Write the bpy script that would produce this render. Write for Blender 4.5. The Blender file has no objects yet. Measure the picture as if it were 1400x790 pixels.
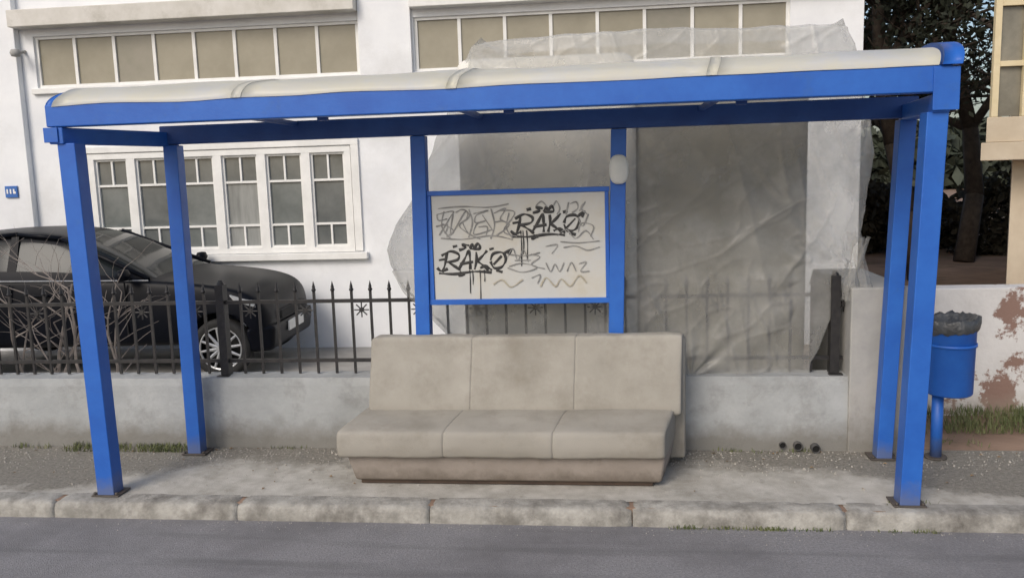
import bpy, bmesh, math, random
import numpy as np
from mathutils import Vector, Matrix, noise
random.seed(7)
S=bpy.context.scene
COL=S.collection

# ---------------------------------------------------------------- materials
def mat(name, c1, c2=None, scale=5.0, rough=.7, bump=0.0, bscale=None, detail=6, metallic=0.0, spec=.5,
        lo=.35, hi=.65, c3=None, s3=1.0, lo3=.5, hi3=.65, stretch=(1,1,1), bdist=.01):
    m=bpy.data.materials.new(name); m.use_nodes=True
    nt=m.node_tree; N=nt.nodes; L=nt.links
    b=N['Principled BSDF']; b.inputs['Roughness'].default_value=rough
    b.inputs['Metallic'].default_value=metallic
    b.inputs['Specular IOR Level'].default_value=spec
    tc=N.new('ShaderNodeTexCoord'); mp=N.new('ShaderNodeMapping'); mp.inputs['Scale'].default_value=stretch
    L.new(tc.outputs['Object'],mp.inputs['Vector'])
    c1=tuple(c1)+(1,); c2=tuple(c2 or c1[:3])+(1,)
    nz=N.new('ShaderNodeTexNoise'); nz.inputs['Scale'].default_value=scale; nz.inputs['Detail'].default_value=detail
    nz.inputs['Roughness'].default_value=.65
    L.new(mp.outputs['Vector'],nz.inputs['Vector'])
    r=N.new('ShaderNodeValToRGB'); r.color_ramp.elements[0].position=lo; r.color_ramp.elements[1].position=hi
    r.color_ramp.elements[0].color=c1; r.color_ramp.elements[1].color=c2
    L.new(nz.outputs['Fac'],r.inputs['Fac']); out=r.outputs['Color']
    if c3:
        n3=N.new('ShaderNodeTexNoise'); n3.inputs['Scale'].default_value=s3; n3.inputs['Detail'].default_value=8
        n3.inputs['Roughness'].default_value=.7
        L.new(tc.outputs['Object'],n3.inputs['Vector'])
        r3=N.new('ShaderNodeMapRange'); r3.inputs['From Min'].default_value=lo3; r3.inputs['From Max'].default_value=hi3
        L.new(n3.outputs['Fac'],r3.inputs['Value'])
        mx=N.new('ShaderNodeMix'); mx.data_type='RGBA'
        L.new(r3.outputs['Result'],mx.inputs[0]); L.new(out,mx.inputs[6]); mx.inputs[7].default_value=tuple(c3)+(1,)
        out=mx.outputs[2]
    L.new(out,b.inputs['Base Color'])
    if bump:
        n2=N.new('ShaderNodeTexNoise'); n2.inputs['Scale'].default_value=bscale or scale*6; n2.inputs['Detail'].default_value=8
        L.new(mp.outputs['Vector'],n2.inputs['Vector'])
        bp=N.new('ShaderNodeBump'); bp.inputs['Strength'].default_value=bump; bp.inputs['Distance'].default_value=bdist
        L.new(n2.outputs['Fac'],bp.inputs['Height']); L.new(bp.outputs['Normal'],b.inputs['Normal'])
    return m
def grime(m,ztop,depth,col,amt=.7,ns=5.0):
    nt=m.node_tree;N=nt.nodes;L=nt.links;b=N['Principled BSDF'];src=b.inputs['Base Color'].links[0].from_socket
    tc=N.new('ShaderNodeTexCoord');sep=N.new('ShaderNodeSeparateXYZ');L.new(tc.outputs['Object'],sep.inputs[0])
    n=N.new('ShaderNodeTexNoise');n.inputs['Scale'].default_value=ns;n.inputs['Detail'].default_value=8;n.inputs['Roughness'].default_value=.7
    L.new(tc.outputs['Object'],n.inputs['Vector'])
    a=N.new('ShaderNodeMath');a.operation='MULTIPLY_ADD';a.inputs[1].default_value=-depth*2.2;L.new(n.outputs['Fac'],a.inputs[0]);L.new(sep.outputs['Z'],a.inputs[2])
    r=N.new('ShaderNodeMapRange');r.inputs['From Min'].default_value=ztop-depth*1.1;r.inputs['From Max'].default_value=ztop-depth*2.1
    r.inputs['To Min'].default_value=0;r.inputs['To Max'].default_value=amt
    L.new(a.outputs[0],r.inputs['Value'])
    mx=N.new('ShaderNodeMix');mx.data_type='RGBA';L.new(r.outputs['Result'],mx.inputs[0]);L.new(src,mx.inputs[6]);mx.inputs[7].default_value=tuple(col)+(1,)
    L.new(mx.outputs[2],b.inputs['Base Color'])

M={}
M['blue']=mat('blue_paint',(.014,.10,.44),(.022,.135,.52),3,.45,.08,60,c3=(.035,.12,.36),s3=7,lo3=.58,hi3=.85)
grime(M['blue'],.16,.12,(.14,.15,.18),.6,9)
M['blued']=mat('blue_paint_dark',(.012,.06,.25),(.02,.085,.32),4,.5,.1,60)  # deeper blue for the rear beam, ribs and brackets
M['wallw']=mat('white_render',(.72,.735,.76),(.82,.835,.85),1.2,.85,.15,60,c3=(.60,.605,.60),s3=.8,lo3=.52,hi3=.85)
M['trim']=mat('white_trim',(.70,.70,.68),(.8,.8,.78),4,.6)
M['ledge']=mat('ledge_render',(.55,.53,.48),(.66,.64,.6),3,.8,.1,50,c3=(.42,.40,.35),s3=2.5,lo3=.5,hi3=.75)
M['cement']=mat('cement_wall',(.31,.325,.33),(.41,.425,.43),2.2,.9,.35,45,c3=(.21,.21,.205),s3=2.5,lo3=.52,hi3=.75)
grime(M['cement'],.22,.14,(.17,.16,.14),.8,4)
M['pillar']=mat('pillar_render',(.33,.33,.32),(.42,.41,.39),4,.9,.3,50,c3=(.24,.235,.22),s3=2,lo3=.5,hi3=.75)
grime(M['pillar'],.25,.2,(.17,.16,.14),.7,4)
M['iron']=mat('black_iron',(.012,.012,.014),(.03,.028,.028),20,.5,.1,80)
M['kerb']=mat('kerb_stone',(.25,.24,.215),(.42,.405,.37),9,.92,.6,70,c3=(.14,.13,.115),s3=4,lo3=.48,hi3=.7)
M['tan']=mat('transom_glass',(.24,.22,.165),(.31,.285,.22),1.5,.3,.0)
M['tan2']=mat('transom_glass_b',(.21,.20,.155),(.27,.25,.205),1.5,.25,.0)
M['g1']=mat('window_glass_a',(.13,.145,.14),(.20,.215,.21),2.0,.1)
M['g2']=mat('window_glass_b',(.20,.21,.205),(.30,.31,.30),3.0,.15,stretch=(4,1,.5))
M['g3']=mat('window_glass_c',(.10,.11,.11),(.17,.18,.175),1.6,.1)
M['sofa']=mat('sofa_fabric',(.32,.302,.265),(.40,.38,.34),3,.95,.5,260,spec=.1,c3=(.245,.225,.19),s3=2.6,lo3=.48,hi3=.78,bdist=.004)
grime(M['sofa'],.45,.25,(.23,.205,.17),.35,6)
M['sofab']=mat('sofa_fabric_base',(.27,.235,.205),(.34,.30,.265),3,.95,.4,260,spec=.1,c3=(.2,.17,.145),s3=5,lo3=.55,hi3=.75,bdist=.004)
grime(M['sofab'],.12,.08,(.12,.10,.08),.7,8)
M['wood']=mat('dark_wood',(.04,.025,.018),(.07,.045,.03),8,.7)
M['panel']=mat('poster_panel',(.50,.51,.50),(.60,.60,.58),2.2,.35,c3=(.49,.46,.38),s3=2.2,lo3=.45,hi3=.7)
M['ink']=mat('black_ink',(.010,.010,.012),(.04,.04,.04),30,.5)
M['inkg']=mat('grey_ink',(.15,.15,.15),(.30,.30,.29),12,.6)
M['inkb']=mat('faded_ink',(.34,.31,.24),(.42,.39,.31),30,.6)
M['carp']=mat('car_paint',(.003,.004,.007),(.005,.006,.010),2,.38,spec=.12)
M['carg']=mat('car_glass',(.010,.013,.015),(.018,.022,.024),2,.10,spec=.22)
M['tyre']=mat('tyre',(.012,.012,.012),(.02,.02,.02),30,.85)
M['alloy']=mat('alloy',(.40,.41,.42),(.5,.51,.52),10,.4,metallic=.6)
M['lens']=mat('lamp_lens',(.28,.30,.31),(.36,.36,.36),20,.15)
M['bark']=mat('bark',(.05,.038,.03),(.09,.07,.055),8,.95,.5,30)
M['twig']=mat('twig_bark',(.17,.145,.13),(.26,.23,.21),14,.9)
M['leaf']=mat('leaves',(.018,.024,.016),(.048,.058,.036),.9,.7)
M['leaf2']=mat('hedge_leaves',(.03,.028,.018),(.065,.055,.035),1.3,.8)
M['grass']=mat('grass_blades',(.08,.11,.035),(.17,.18,.08),4,.8)
M['bag']=mat('bin_bag',(.035,.038,.042),(.08,.085,.09),12,.35,.6,30,bdist=.02)
M['peel']=mat('peeling_plaster',(.58,.57,.56),(.68,.67,.66),3,.9,.4,30,c3=(.25,.16,.13),s3=2.3,lo3=.535,hi3=.565)
grime(M['peel'],.15,.2,(.30,.25,.20),.7,5)
M['beige']=mat('beige_render',(.50,.42,.31),(.6,.52,.40),2,.8,.1,30)
M['yell']=mat('yellow_frame',(.62,.52,.32),(.70,.60,.40),4,.7)
M['aptgl']=mat('apartment_glass',(.16,.15,.12),(.27,.25,.20),2,.2)
M['lightpl']=mat('light_plastic',(.62,.64,.62),(.70,.71,.69),8,.4)
M['signb']=mat('number_plate_blue',(.03,.12,.40),(.04,.15,.45),8,.4)
M['pipe']=mat('pvc_pipe',(.05,.05,.05),(.1,.095,.09),8,.6)
M['pipein']=mat('pipe_dark',(.004,.004,.004),(.006,.006,.006),8,.9)
M['load']=mat('sheet_backing_pale',(.66,.645,.59),(.76,.74,.68),1.0,.9)
M['load2']=mat('sheet_backing_dark',(.22,.21,.17),(.34,.325,.27),1.1,.9,c3=(.40,.39,.34),s3=1.2,lo3=.5,hi3=.75)
M['plate']=mat('steel_plate',(.06,.055,.05),(.11,.09,.075),14,.7,.3)
M['litter']=mat('litter_stones',(.28,.26,.23),(.45,.43,.39),40,.9)
M['leafl']=mat('fallen_leaves',(.16,.10,.05),(.30,.20,.10),20,.9)

def asphalt():
    m=mat('asphalt',(.185,.18,.187),(.275,.27,.277),70,.85,.7,140,detail=4,c3=(.155,.15,.156),s3=1.1,lo3=.45,hi3=.7,bdist=.008)
    nt=m.node_tree;N=nt.nodes;L=nt.links;b=N['Principled BSDF']
    src=b.inputs['Base Color'].links[0].from_socket
    tc=N.new('ShaderNodeTexCoord');mp=N.new('ShaderNodeMapping');mp.inputs['Scale'].default_value=(.35,5,1)
    L.new(tc.outputs['Object'],mp.inputs['Vector'])
    n=N.new('ShaderNodeTexNoise');n.inputs['Scale'].default_value=1.1;n.inputs['Detail'].default_value=5
    L.new(mp.outputs['Vector'],n.inputs['Vector'])
    r=N.new('ShaderNodeMapRange');r.inputs['From Min'].default_value=.52;r.inputs['From Max'].default_value=.72;r.inputs['To Max'].default_value=.7
    L.new(n.outputs['Fac'],r.inputs['Value'])
    mx=N.new('ShaderNodeMix');mx.data_type='RGBA';L.new(r.outputs['Result'],mx.inputs[0]);L.new(src,mx.inputs[6])
    mx.inputs[7].default_value=(.10,.097,.102,1);L.new(mx.outputs[2],b.inputs['Base Color'])
    return m
M['asphalt']=asphalt()

def pavement():
    m=mat('pavement_concrete',(.37,.35,.31),(.53,.51,.465),5,.92,.5,120,c3=(.25,.235,.20),s3=2.3,lo3=.48,hi3=.72,bdist=.006)
    nt=m.node_tree;N=nt.nodes;L=nt.links;b=N['Principled BSDF']
    src=b.inputs['Base Color'].links[0].from_socket
    tc=N.new('ShaderNodeTexCoord')
    sep=N.new('ShaderNodeSeparateXYZ');L.new(tc.outputs['Object'],sep.inputs[0])
    n=N.new('ShaderNodeTexNoise');n.inputs['Scale'].default_value=2.0;n.inputs['Detail'].default_value=9;n.inputs['Roughness'].default_value=.75
    L.new(tc.outputs['Object'],n.inputs['Vector'])
    a=N.new('ShaderNodeMath');a.operation='MULTIPLY_ADD';a.inputs[1].default_value=1.2;L.new(n.outputs['Fac'],a.inputs[0]);L.new(sep.outputs['Y'],a.inputs[2])
    sx=N.new('ShaderNodeMath');sx.operation='SUBTRACT';sx.inputs[1].default_value=2.45;L.new(sep.outputs['X'],sx.inputs[0])
    ab=N.new('ShaderNodeMath');ab.operation='ABSOLUTE';L.new(sx.outputs[0],ab.inputs[0])
    mr=N.new('ShaderNodeMapRange');mr.inputs['From Min'].default_value=2.1;mr.inputs['From Max'].default_value=2.9;mr.inputs['To Max'].default_value=.5
    L.new(ab.outputs[0],mr.inputs['Value'])
    ad=N.new('ShaderNodeMath');ad.operation='ADD';L.new(a.outputs[0],ad.inputs[0]);L.new(mr.outputs['Result'],ad.inputs[1])
    rr=N.new('ShaderNodeMapRange');rr.inputs['From Min'].default_value=1.04;rr.inputs['From Max'].default_value=1.26
    L.new(ad.outputs[0],rr.inputs['Value'])
    n4=N.new('ShaderNodeTexNoise');n4.inputs['Scale'].default_value=38;n4.inputs['Detail'].default_value=8;n4.inputs['Roughness'].default_value=.85;L.new(tc.outputs['Object'],n4.inputs['Vector'])
    cr=N.new('ShaderNodeValToRGB');cr.color_ramp.elements[0].position=.34;cr.color_ramp.elements[1].position=.66
    cr.color_ramp.elements[0].color=(.165,.155,.13,1);cr.color_ramp.elements[1].color=(.42,.39,.34,1)
    L.new(n4.outputs['Fac'],cr.inputs['Fac'])
    mx=N.new('ShaderNodeMix');mx.data_type='RGBA';L.new(rr.outputs['Result'],mx.inputs[0]);L.new(src,mx.inputs[6]);L.new(cr.outputs['Color'],mx.inputs[7])
    n5=N.new('ShaderNodeTexNoise');n5.inputs['Scale'].default_value=7;n5.inputs['Detail'].default_value=7;n5.inputs['Roughness'].default_value=.7;L.new(tc.outputs['Object'],n5.inputs['Vector'])
    r5=N.new('ShaderNodeMapRange');r5.inputs['From Min'].default_value=.58;r5.inputs['From Max'].default_value=.70;r5.inputs['To Max'].default_value=.55;L.new(n5.outputs['Fac'],r5.inputs['Value'])
    m5=N.new('ShaderNodeMix');m5.data_type='RGBA';L.new(r5.outputs['Result'],m5.inputs[0]);L.new(mx.outputs[2],m5.inputs[6]);m5.inputs[7].default_value=(.20,.185,.155,1)
    L.new(m5.outputs[2],b.inputs['Base Color'])
    bp=N.new('ShaderNodeBump');bp.inputs['Distance'].default_value=.02
    L.new(rr.outputs['Result'],bp.inputs['Strength']);L.new(n4.outputs['Fac'],bp.inputs['Height'])
    old=b.inputs['Normal'].links[0].from_socket;L.new(old,bp.inputs['Normal']);L.new(bp.outputs['Normal'],b.inputs['Normal'])
    return m
M['pave']=pavement()
M['earth']=mat('earth',(.20,.13,.09),(.31,.21,.15),1.5,.95,.5,20,c3=(.12,.10,.05),s3=.6,lo3=.55,hi3=.68)
M['yard']=mat('yard_concrete',(.27,.26,.24),(.36,.35,.33),2,.9,.3,40)

def poly():
    m=mat('roof_polycarbonate',(.70,.69,.63),(.78,.74,.56),1.3,.36,c3=(.68,.69,.69),s3=1.3,lo3=.45,hi3=.60,stretch=(1,2,1))  # sunlit patches on the roof painted in as yellower noise
    nt=m.node_tree;N=nt.nodes;L=nt.links;b=N['Principled BSDF'];o=N['Material Output']
    t=N.new('ShaderNodeBsdfTranslucent');t.inputs['Color'].default_value=(.85,.85,.82,1)
    mx=N.new('ShaderNodeMixShader');mx.inputs[0].default_value=.35
    L.new(b.outputs[0],mx.inputs[1]);L.new(t.outputs[0],mx.inputs[2]);L.new(mx.outputs[0],o.inputs['Surface'])
    return m
M['poly']=poly()
def tarpm():
    m=mat('plastic_sheeting',(.52,.52,.50),(.64,.64,.62),1.3,.20,.35,14,c3=(.76,.76,.75),s3=3.0,lo3=.55,hi3=.8,bdist=.02,stretch=(1.4,1.4,.6))
    nt=m.node_tree;N=nt.nodes;L=nt.links;b=N['Principled BSDF'];o=N['Material Output']
    t=N.new('ShaderNodeBsdfTranslucent');t.inputs['Color'].default_value=(.80,.80,.78,1)
    mx=N.new('ShaderNodeMixShader');mx.inputs[0].default_value=.3
    L.new(b.outputs[0],mx.inputs[1]);L.new(t.outputs[0],mx.inputs[2])
    tr=N.new('ShaderNodeBsdfTransparent');tr.inputs['Color'].default_value=(.96,.96,.95,1)
    tc=N.new('ShaderNodeTexCoord');n=N.new('ShaderNodeTexNoise');n.inputs['Scale'].default_value=1.6;n.inputs['Detail'].default_value=7;n.inputs['Roughness'].default_value=.6
    L.new(tc.outputs['Object'],n.inputs['Vector'])
    r=N.new('ShaderNodeMapRange');r.inputs['From Min'].default_value=.36;r.inputs['From Max'].default_value=.64
    r.inputs['To Min'].default_value=.74;r.inputs['To Max'].default_value=.46
    L.new(n.outputs['Fac'],r.inputs['Value'])
    m2=N.new('ShaderNodeMixShader');L.new(r.outputs['Result'],m2.inputs[0]);L.new(mx.outputs[0],m2.inputs[1]);L.new(tr.outputs[0],m2.inputs[2])
    L.new(m2.outputs[0],o.inputs['Surface'])
    return m
M['tarp']=tarpm()

# ---------------------------------------------------------------- helpers
def empty(name,loc=(0,0,0)):
    e=bpy.data.objects.new(name,None); e.location=loc; COL.objects.link(e); e.empty_display_size=.2; return e
def meshobj(name,verts,faces,m,parent=None,smooth=False):
    me=bpy.data.meshes.new(name); me.from_pydata([tuple(v) for v in verts],[],faces); me.update()
    ob=bpy.data.objects.new(name,me); COL.objects.link(ob)
    if m: me.materials.append(m)
    if parent:
        ob.parent=parent; ob.matrix_parent_inverse=Matrix.Translation(parent.location).inverted()
    if smooth:
        for p in me.polygons:p.use_smooth=True
    return ob
def box(name,x0,x1,y0,y1,z0,z1,m,parent=None,bevel=0,seg=2):
    v=[(x0,y0,z0),(x1,y0,z0),(x1,y1,z0),(x0,y1,z0),(x0,y0,z1),(x1,y0,z1),(x1,y1,z1),(x0,y1,z1)]
    f=[(0,3,2,1),(4,5,6,7),(0,1,5,4),(1,2,6,5),(2,3,7,6),(3,0,4,7)]
    o=meshobj(name,v,f,m,parent)
    if bevel: addbevel(o,bevel,seg)
    return o
def addbevel(o,w,seg=2):
    b=o.modifiers.new('bevel','BEVEL'); b.width=w; b.segments=seg; b.limit_method='ANGLE'; b.angle_limit=math.radians(30)
    for p in o.data.polygons:p.use_smooth=True
    b.harden_normals=True
def hexa(name,bot,top,m,parent=None,bevel=0,seg=2):
    v=list(bot)+list(top)
    f=[(0,3,2,1),(4,5,6,7),(0,1,5,4),(1,2,6,5),(2,3,7,6),(3,0,4,7)]
    o=meshobj(name,v,f,m,parent)
    if bevel: addbevel(o,bevel,seg)
    return o
def cyl(name,p0,p1,r0,r1,m,parent=None,n=16,caps=True,smooth=True):
    p0=Vector(p0);p1=Vector(p1);d=(p1-p0).normalized()
    a=d.orthogonal().normalized();b=d.cross(a)
    v=[];f=[]
    for p,r in((p0,r0),(p1,r1)):
        for i in range(n):
            t=2*math.pi*i/n; v.append(p+a*r*math.cos(t)+b*r*math.sin(t))
    for i in range(n): f.append((i,(i+1)%n,n+(i+1)%n,n+i))
    if caps: f.append(tuple(range(n))[::-1]); f.append(tuple(range(n,2*n)))
    o=meshobj(name,v,f,m,parent)
    if smooth:
        for p in o.data.polygons:
            if len(p.vertices)==4:p.use_smooth=True
    return o
def lathe(name,prof,c,m,parent=None,n=32):
    v=[];f=[]
    for r,z in prof:
        for i in range(n):
            t=2*math.pi*i/n; v.append((c[0]+r*math.cos(t),c[1]+r*math.sin(t),c[2]+z))
    for j in range(len(prof)-1):
        for i in range(n): f.append((j*n+i,j*n+(i+1)%n,(j+1)*n+(i+1)%n,(j+1)*n+i))
    return meshobj(name,v,f,m,parent,True)
class Acc:
    def __init__(s): s.v=[];s.f=[]
    def box(s,x0,x1,y0,y1,z0,z1):
        b=len(s.v)
        s.v+=[(x0,y0,z0),(x1,y0,z0),(x1,y1,z0),(x0,y1,z0),(x0,y0,z1),(x1,y0,z1),(x1,y1,z1),(x0,y1,z1)]
        s.f+=[tuple(b+i for i in q) for q in [(0,3,2,1),(4,5,6,7),(0,1,5,4),(1,2,6,5),(2,3,7,6),(3,0,4,7)]]
    def rod(s,p0,p1,r0,r1,n=6):
        p0=Vector(p0);p1=Vector(p1);d=(p1-p0)
        if d.length<1e-6:return
        d.normalize();a=d.orthogonal().normalized();c=d.cross(a);b=len(s.v)
        for p,r in((p0,r0),(p1,r1)):
            for i in range(n):
                t=2*math.pi*i/n;s.v.append(tuple(p+a*r*math.cos(t)+c*r*math.sin(t)))
        for i in range(n): s.f.append((b+i,b+(i+1)%n,b+n+(i+1)%n,b+n+i))
        s.f.append(tuple(b+i for i in range(n))[::-1]);s.f.append(tuple(b+n+i for i in range(n)))
    def obj(s,name,m,parent=None,smooth=False): return meshobj(name,s.v,s.f,m,parent,smooth)

RZ=-.10
# ---------------------------------------------------------------- ground, road, pavement
def ground():
    prof=[(-300,-.135),(-.1,-.135),(-.1,-.006),(1.1,-.01),(5.5,-.22),(12,-.3),(300,-.3)]
    xs=[-300,-40,-10,-4,0,4,8,12,20,60,300]
    v=[(x,y,z) for y,z in prof for x in xs];n=len(xs)
    f=[(j*n+i,j*n+i+1,(j+1)*n+i+1,(j+1)*n+i) for j in range(len(prof)-1) for i in range(n-1)]
    meshobj('ground',v,f,M['earth'])
ground()
meshobj('road',[(-80,-7.2,RZ),(80,-7.2,RZ),(80,-.09,RZ),(-80,-.09,RZ)],[(0,1,2,3)],M['asphalt'])
meshobj('pavement',[(-40,-.02,0),(40,-.02,0),(40,.95,0),(-40,.95,0)],[(0,1,2,3)],M['pave'])
meshobj('yard_paving',[(-14,1.1,-.004),(5.1,1.1,-.004),(5.1,5.5,-.214),(-14,5.5,-.214)],[(0,1,2,3)],M['yard'])
k=empty('kerb')
def kerbstone(name,x0,x1,seed):
    prof=[(-.152,-.14),(-.152,-.09),(-.151,-.06),(-.148,-.035),(-.140,-.015),(-.126,-.003),(-.105,.002),(-.07,.004),(-.03,.004),(.004,.003)]
    nx=34;v=[];f=[];n=len(prof)
    for i in range(nx+1):
        t=i/nx;x=x0+(x1-x0)*t
        e_=min(t,1-t)*(x1-x0);ed=.012*math.exp(-e_/.012)
        for j,(y,z) in enumerate(prof):
            a=noise.noise(Vector((x*2.2,y*6+seed,z*6)))*.008+noise.noise(Vector((x*11,y*14,z*14+seed)))*.005+max(0,noise.noise(Vector((x*5,seed,0)))-.25)*.05*(1 if 2<=j<=6 else .2)
            v.append((x,y+abs(a)*(.8 if j<5 else 0)+(ed*.6 if j<5 else 0),z-abs(a)*(.6 if j>2 else 0)-(ed if j>4 else 0)))
    for i in range(nx):
        for j in range(n-1): f.append((i*n+j,(i+1)*n+j,(i+1)*n+j+1,i*n+j+1))
    f.append(tuple(range(n)));f.append(tuple(range(nx*n,nx*n+n))[::-1])
    o=meshobj(name,v,f,M['kerb'],k,True)
x=-14.7; i=0
while x<18:
    kerbstone('kerb_stone_%d'%i,x+.003,x+1.197,i*3.7); x+=1.2;i+=1
box('opposite_pavement',-60,60,-9.4,-7.2,-.14,0,M['pave'],None,.02)

# ---------------------------------------------------------------- low garden wall
w=empty('garden_wall')
def wallmesh(name,x0,x1,y0,y1,z0,z1,m,parent):
    nx=int((x1-x0)/.06);nz=10
    v=[];f=[]
    for a in range(nx+1):
        for b in range(nz+1):
            xx=x0+(x1-x0)*a/nx;zz=z0+(z1-z0)*b/nz
            v.append((xx,y0+.010*noise.noise(Vector((xx*1.5,0,zz*3)))+.004*noise.noise(Vector((xx*7,3,zz*9)))+(.006 if b==nz else 0),zz+(.008*noise.noise(Vector((xx*2,9,0)))+.004*noise.noise(Vector((xx*9,9,0))) if b==nz else 0)))
    for a in range(nx):
        for b in range(nz):
            q=a*(nz+1)+b; f.append((q,q+nz+1,q+nz+2,q+1))
    base=len(v)
    for a in range(nx+1):
        t=v[a*(nz+1)+nz]; v.append((t[0],y1,t[2])); v.append((t[0],y1,z0))
    for a in range(nx):
        t0=a*(nz+1)+nz;t1=t0+nz+1
        f.append((t0,t1,base+2*(a+1),base+2*a)); f.append((base+2*a,base+2*(a+1),base+2*(a+1)+1,base+2*a+1))
    return meshobj(name,v,f,m,parent,False)
wallmesh('wall_body',-14,4.79,.92,1.12,-.05,.525,M['cement'],w)
box('corner_pillar',4.79,5.17,.90,1.98,-.05,1.13,M['pillar'],w,.012)

pw=empty('plaster_wall')
box('wall_body',5.175,14,1.93,2.13,-.2,.965,M['peel'],pw,.01)

# ---------------------------------------------------------------- iron railing
rl=empty('iron_railing')
A=Acc();yr=1.05
A.box(-14,4.78,yr-.012,yr+.012,.615,.64)
A.box(-14,4.78,yr-.012,yr+.012,1.055,1.08)
x=-13.9
cnt=0
while x<4.78:
    A.box(x-.0085,x+.0085,yr-.0087,yr+.0087,.53,1.135)
    A.rod((x,yr,1.135),(x,yr,1.150),.010,.019,6);A.rod((x,yr,1.150),(x,yr,1.168),.019,.010,6);A.rod((x,yr,1.168),(x,yr,1.215),.014,.001,6)
    if cnt%3==0:
        xc=x+.07;zc=1.0
        for ang in (0,45,90,135):
            c,s_=math.cos(math.radians(ang))*.055,math.sin(math.radians(ang))*.055
            A.rod((xc-c,yr,zc-s_),(xc+c,yr,zc+s_),.005,.005,5)
        A.rod((xc,yr-.012,zc),(xc,yr+.012,zc),.018,.018,8)
    x+=.141;cnt+=1
A.obj('bars',M['iron'],rl)
for xp in (-3.0,.34,4.72):
    B=Acc();B.box(xp-.03,xp+.03,yr-.045,yr+.03,.50,1.20);B.rod((xp,yr-.008,1.20),(xp,yr-.008,1.235),.03,.012,8);B.obj('railing_post',M['iron'],rl)
    B=Acc();B.box(xp-.045,xp+.045,yr-.09,yr-.046,.50,.53);B.obj('post_foot',M['iron'],rl)

# ---------------------------------------------------------------- bus shelter
bs=empty('bus_shelter')
D=.787
def post(name,xb,yb,xt,yt,zt=2.21,h=.05):
    bot=[(xb-h,yb-h,0),(xb+h,yb-h,0),(xb+h,yb+h,0),(xb-h,yb+h,0)]
    top=[(xt-h,yt-h,zt),(xt+h,yt-h,zt),(xt+h,yt+h,zt),(xt-h,yt+h,zt)]
    hexa(name,bot,top,M['blue'],bs,.006)
post('post_front_left',.0,0,-.03,0,h=.056); post('post_front_right',4.87,0,4.94,0,h=.056)
post('post_back_left',.19,D,.2,D); post('post_back_right',4.98,D,5.06,D)
post('post_mid_left',1.90,D,1.935,D,2.215); post('post_mid_right',3.21,D,3.265,D,2.215)
for (a,b_) in ((0,0),(4.87,0),(.19,D),(4.98,D)):
    box('base_plate',a-.09,a+.09,b_-.07,b_+.08,.0055,.015,M['plate'],bs,.003)
    for sx in(-.072,.072):
        cyl('bolt',(a+sx,b_-.055,.015),(a+sx,b_-.055,.030),.009,.009,M['plate'],bs,6)
XL,XR=-.13,5.0
def beam(name,x0,x1,y0,y1,z0a,z1a,z0b,z1b,m):
    return hexa(name,[(x0,y0,z0a),(x1,y0,z0b),(x1,y1,z0b),(x0,y1,z0a)],[(x0,y0,z1a),(x1,y0,z1b),(x1,y1,z1b),(x0,y1,z1a)],m,bs,.008)
beam('front_beam',XL,XR,-.075,.02,2.305,2.435,2.31,2.45,M['blue'])
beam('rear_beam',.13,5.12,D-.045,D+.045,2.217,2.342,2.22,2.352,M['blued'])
def sbeam(name,xf,xb):
    hexa(name,[(xf-.045,-.07,2.205),(xf+.045,-.07,2.205),(xb+.045,D+.06,2.205),(xb-.045,D+.06,2.205)],
              [(xf-.045,-.07,2.302),(xf+.045,-.07,2.302),(xb+.045,D+.06,2.302),(xb-.045,D+.06,2.302)],M['blue'],bs,.006)
sbeam('side_beam_left',-.08,.17); sbeam('side_beam_right',4.95,5.08)
def arcpt(t):
    a=math.pi*(1-t)
    yy=.385+.455*math.cos(a)
    zz=2.437+.125*(max(0,math.sin(a))**.85)
    return yy,zz
def arch(name,x0,x1,dz,m,th,skew=.16,n=28,nx=1,wob=.003):
    v=[];f=[]
    for lay in(0,1):
        for i in range(n+1):
            y,z=arcpt(i/n)
            a=math.pi*(1-i/n)
            oy,oz=math.cos(a)*(dz+lay*th),math.sin(a)*(dz+lay*th)
            for k_ in range(nx+1):
                xx=x0+(x1-x0)*k_/nx+skew*(i/n)
                v.append((xx,y+oy,z+oz+wob*noise.noise(Vector((xx*2,i*.2,0)))+.012*(xx-2.4)/2.5))
    m_=nx+1;tot=(n+1)*m_
    for i in range(n):
        for k_ in range(nx):
            q=i*m_+k_
            f.append((q,q+1,q+m_+1,q+m_)[::-1]); f.append((tot+q,tot+q+1,tot+q+m_+1,tot+q+m_))
    for i in range(n):
        q=i*m_; f.append((q,q+m_,tot+q+m_,tot+q)); q=i*m_+nx; f.append((q,tot+q,tot+q+m_,q+m_))
    for k_ in range(nx):
        f.append((k_,tot+k_,tot+k_+1,k_+1)); q=n*m_+k_; f.append((q,q+1,tot+q+1,tot+q))
    return meshobj(name,v,f,m,bs,True)
seams=[XL+.045,1.06,2.32,3.75,XR-.07]
for i in range(4): arch('roof_panel_%d'%i,seams[i]+.004,seams[i+1]-.004,0,M['poly'],.010,nx=10,wob=.014)
for i in (1,2,3): arch('roof_seam_%d'%i,seams[i]-.03,seams[i]+.03,.010,M['poly'],.004,wob=.014)
arch('roof_rim_left',XL-.0,XL+.043,-.05,M['blue'],.048); arch('roof_rim_right',XR-.066,XR+.035,-.03,M['blue'],.065)
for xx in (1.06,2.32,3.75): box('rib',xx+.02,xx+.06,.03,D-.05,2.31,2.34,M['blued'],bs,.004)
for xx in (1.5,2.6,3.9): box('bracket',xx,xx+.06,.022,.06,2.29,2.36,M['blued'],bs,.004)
box('end_plate_right',4.90,5.035,-.085,-.072,2.215,2.44,M['blue'],bs,.004)
box('end_plate_left',-.15,-.06,-.08,-.072,2.215,2.302,M['blue'],bs,.003)
px0,px1,pz0,pz1=1.975,3.20,1.075,1.845
yp=D-.01
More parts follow.
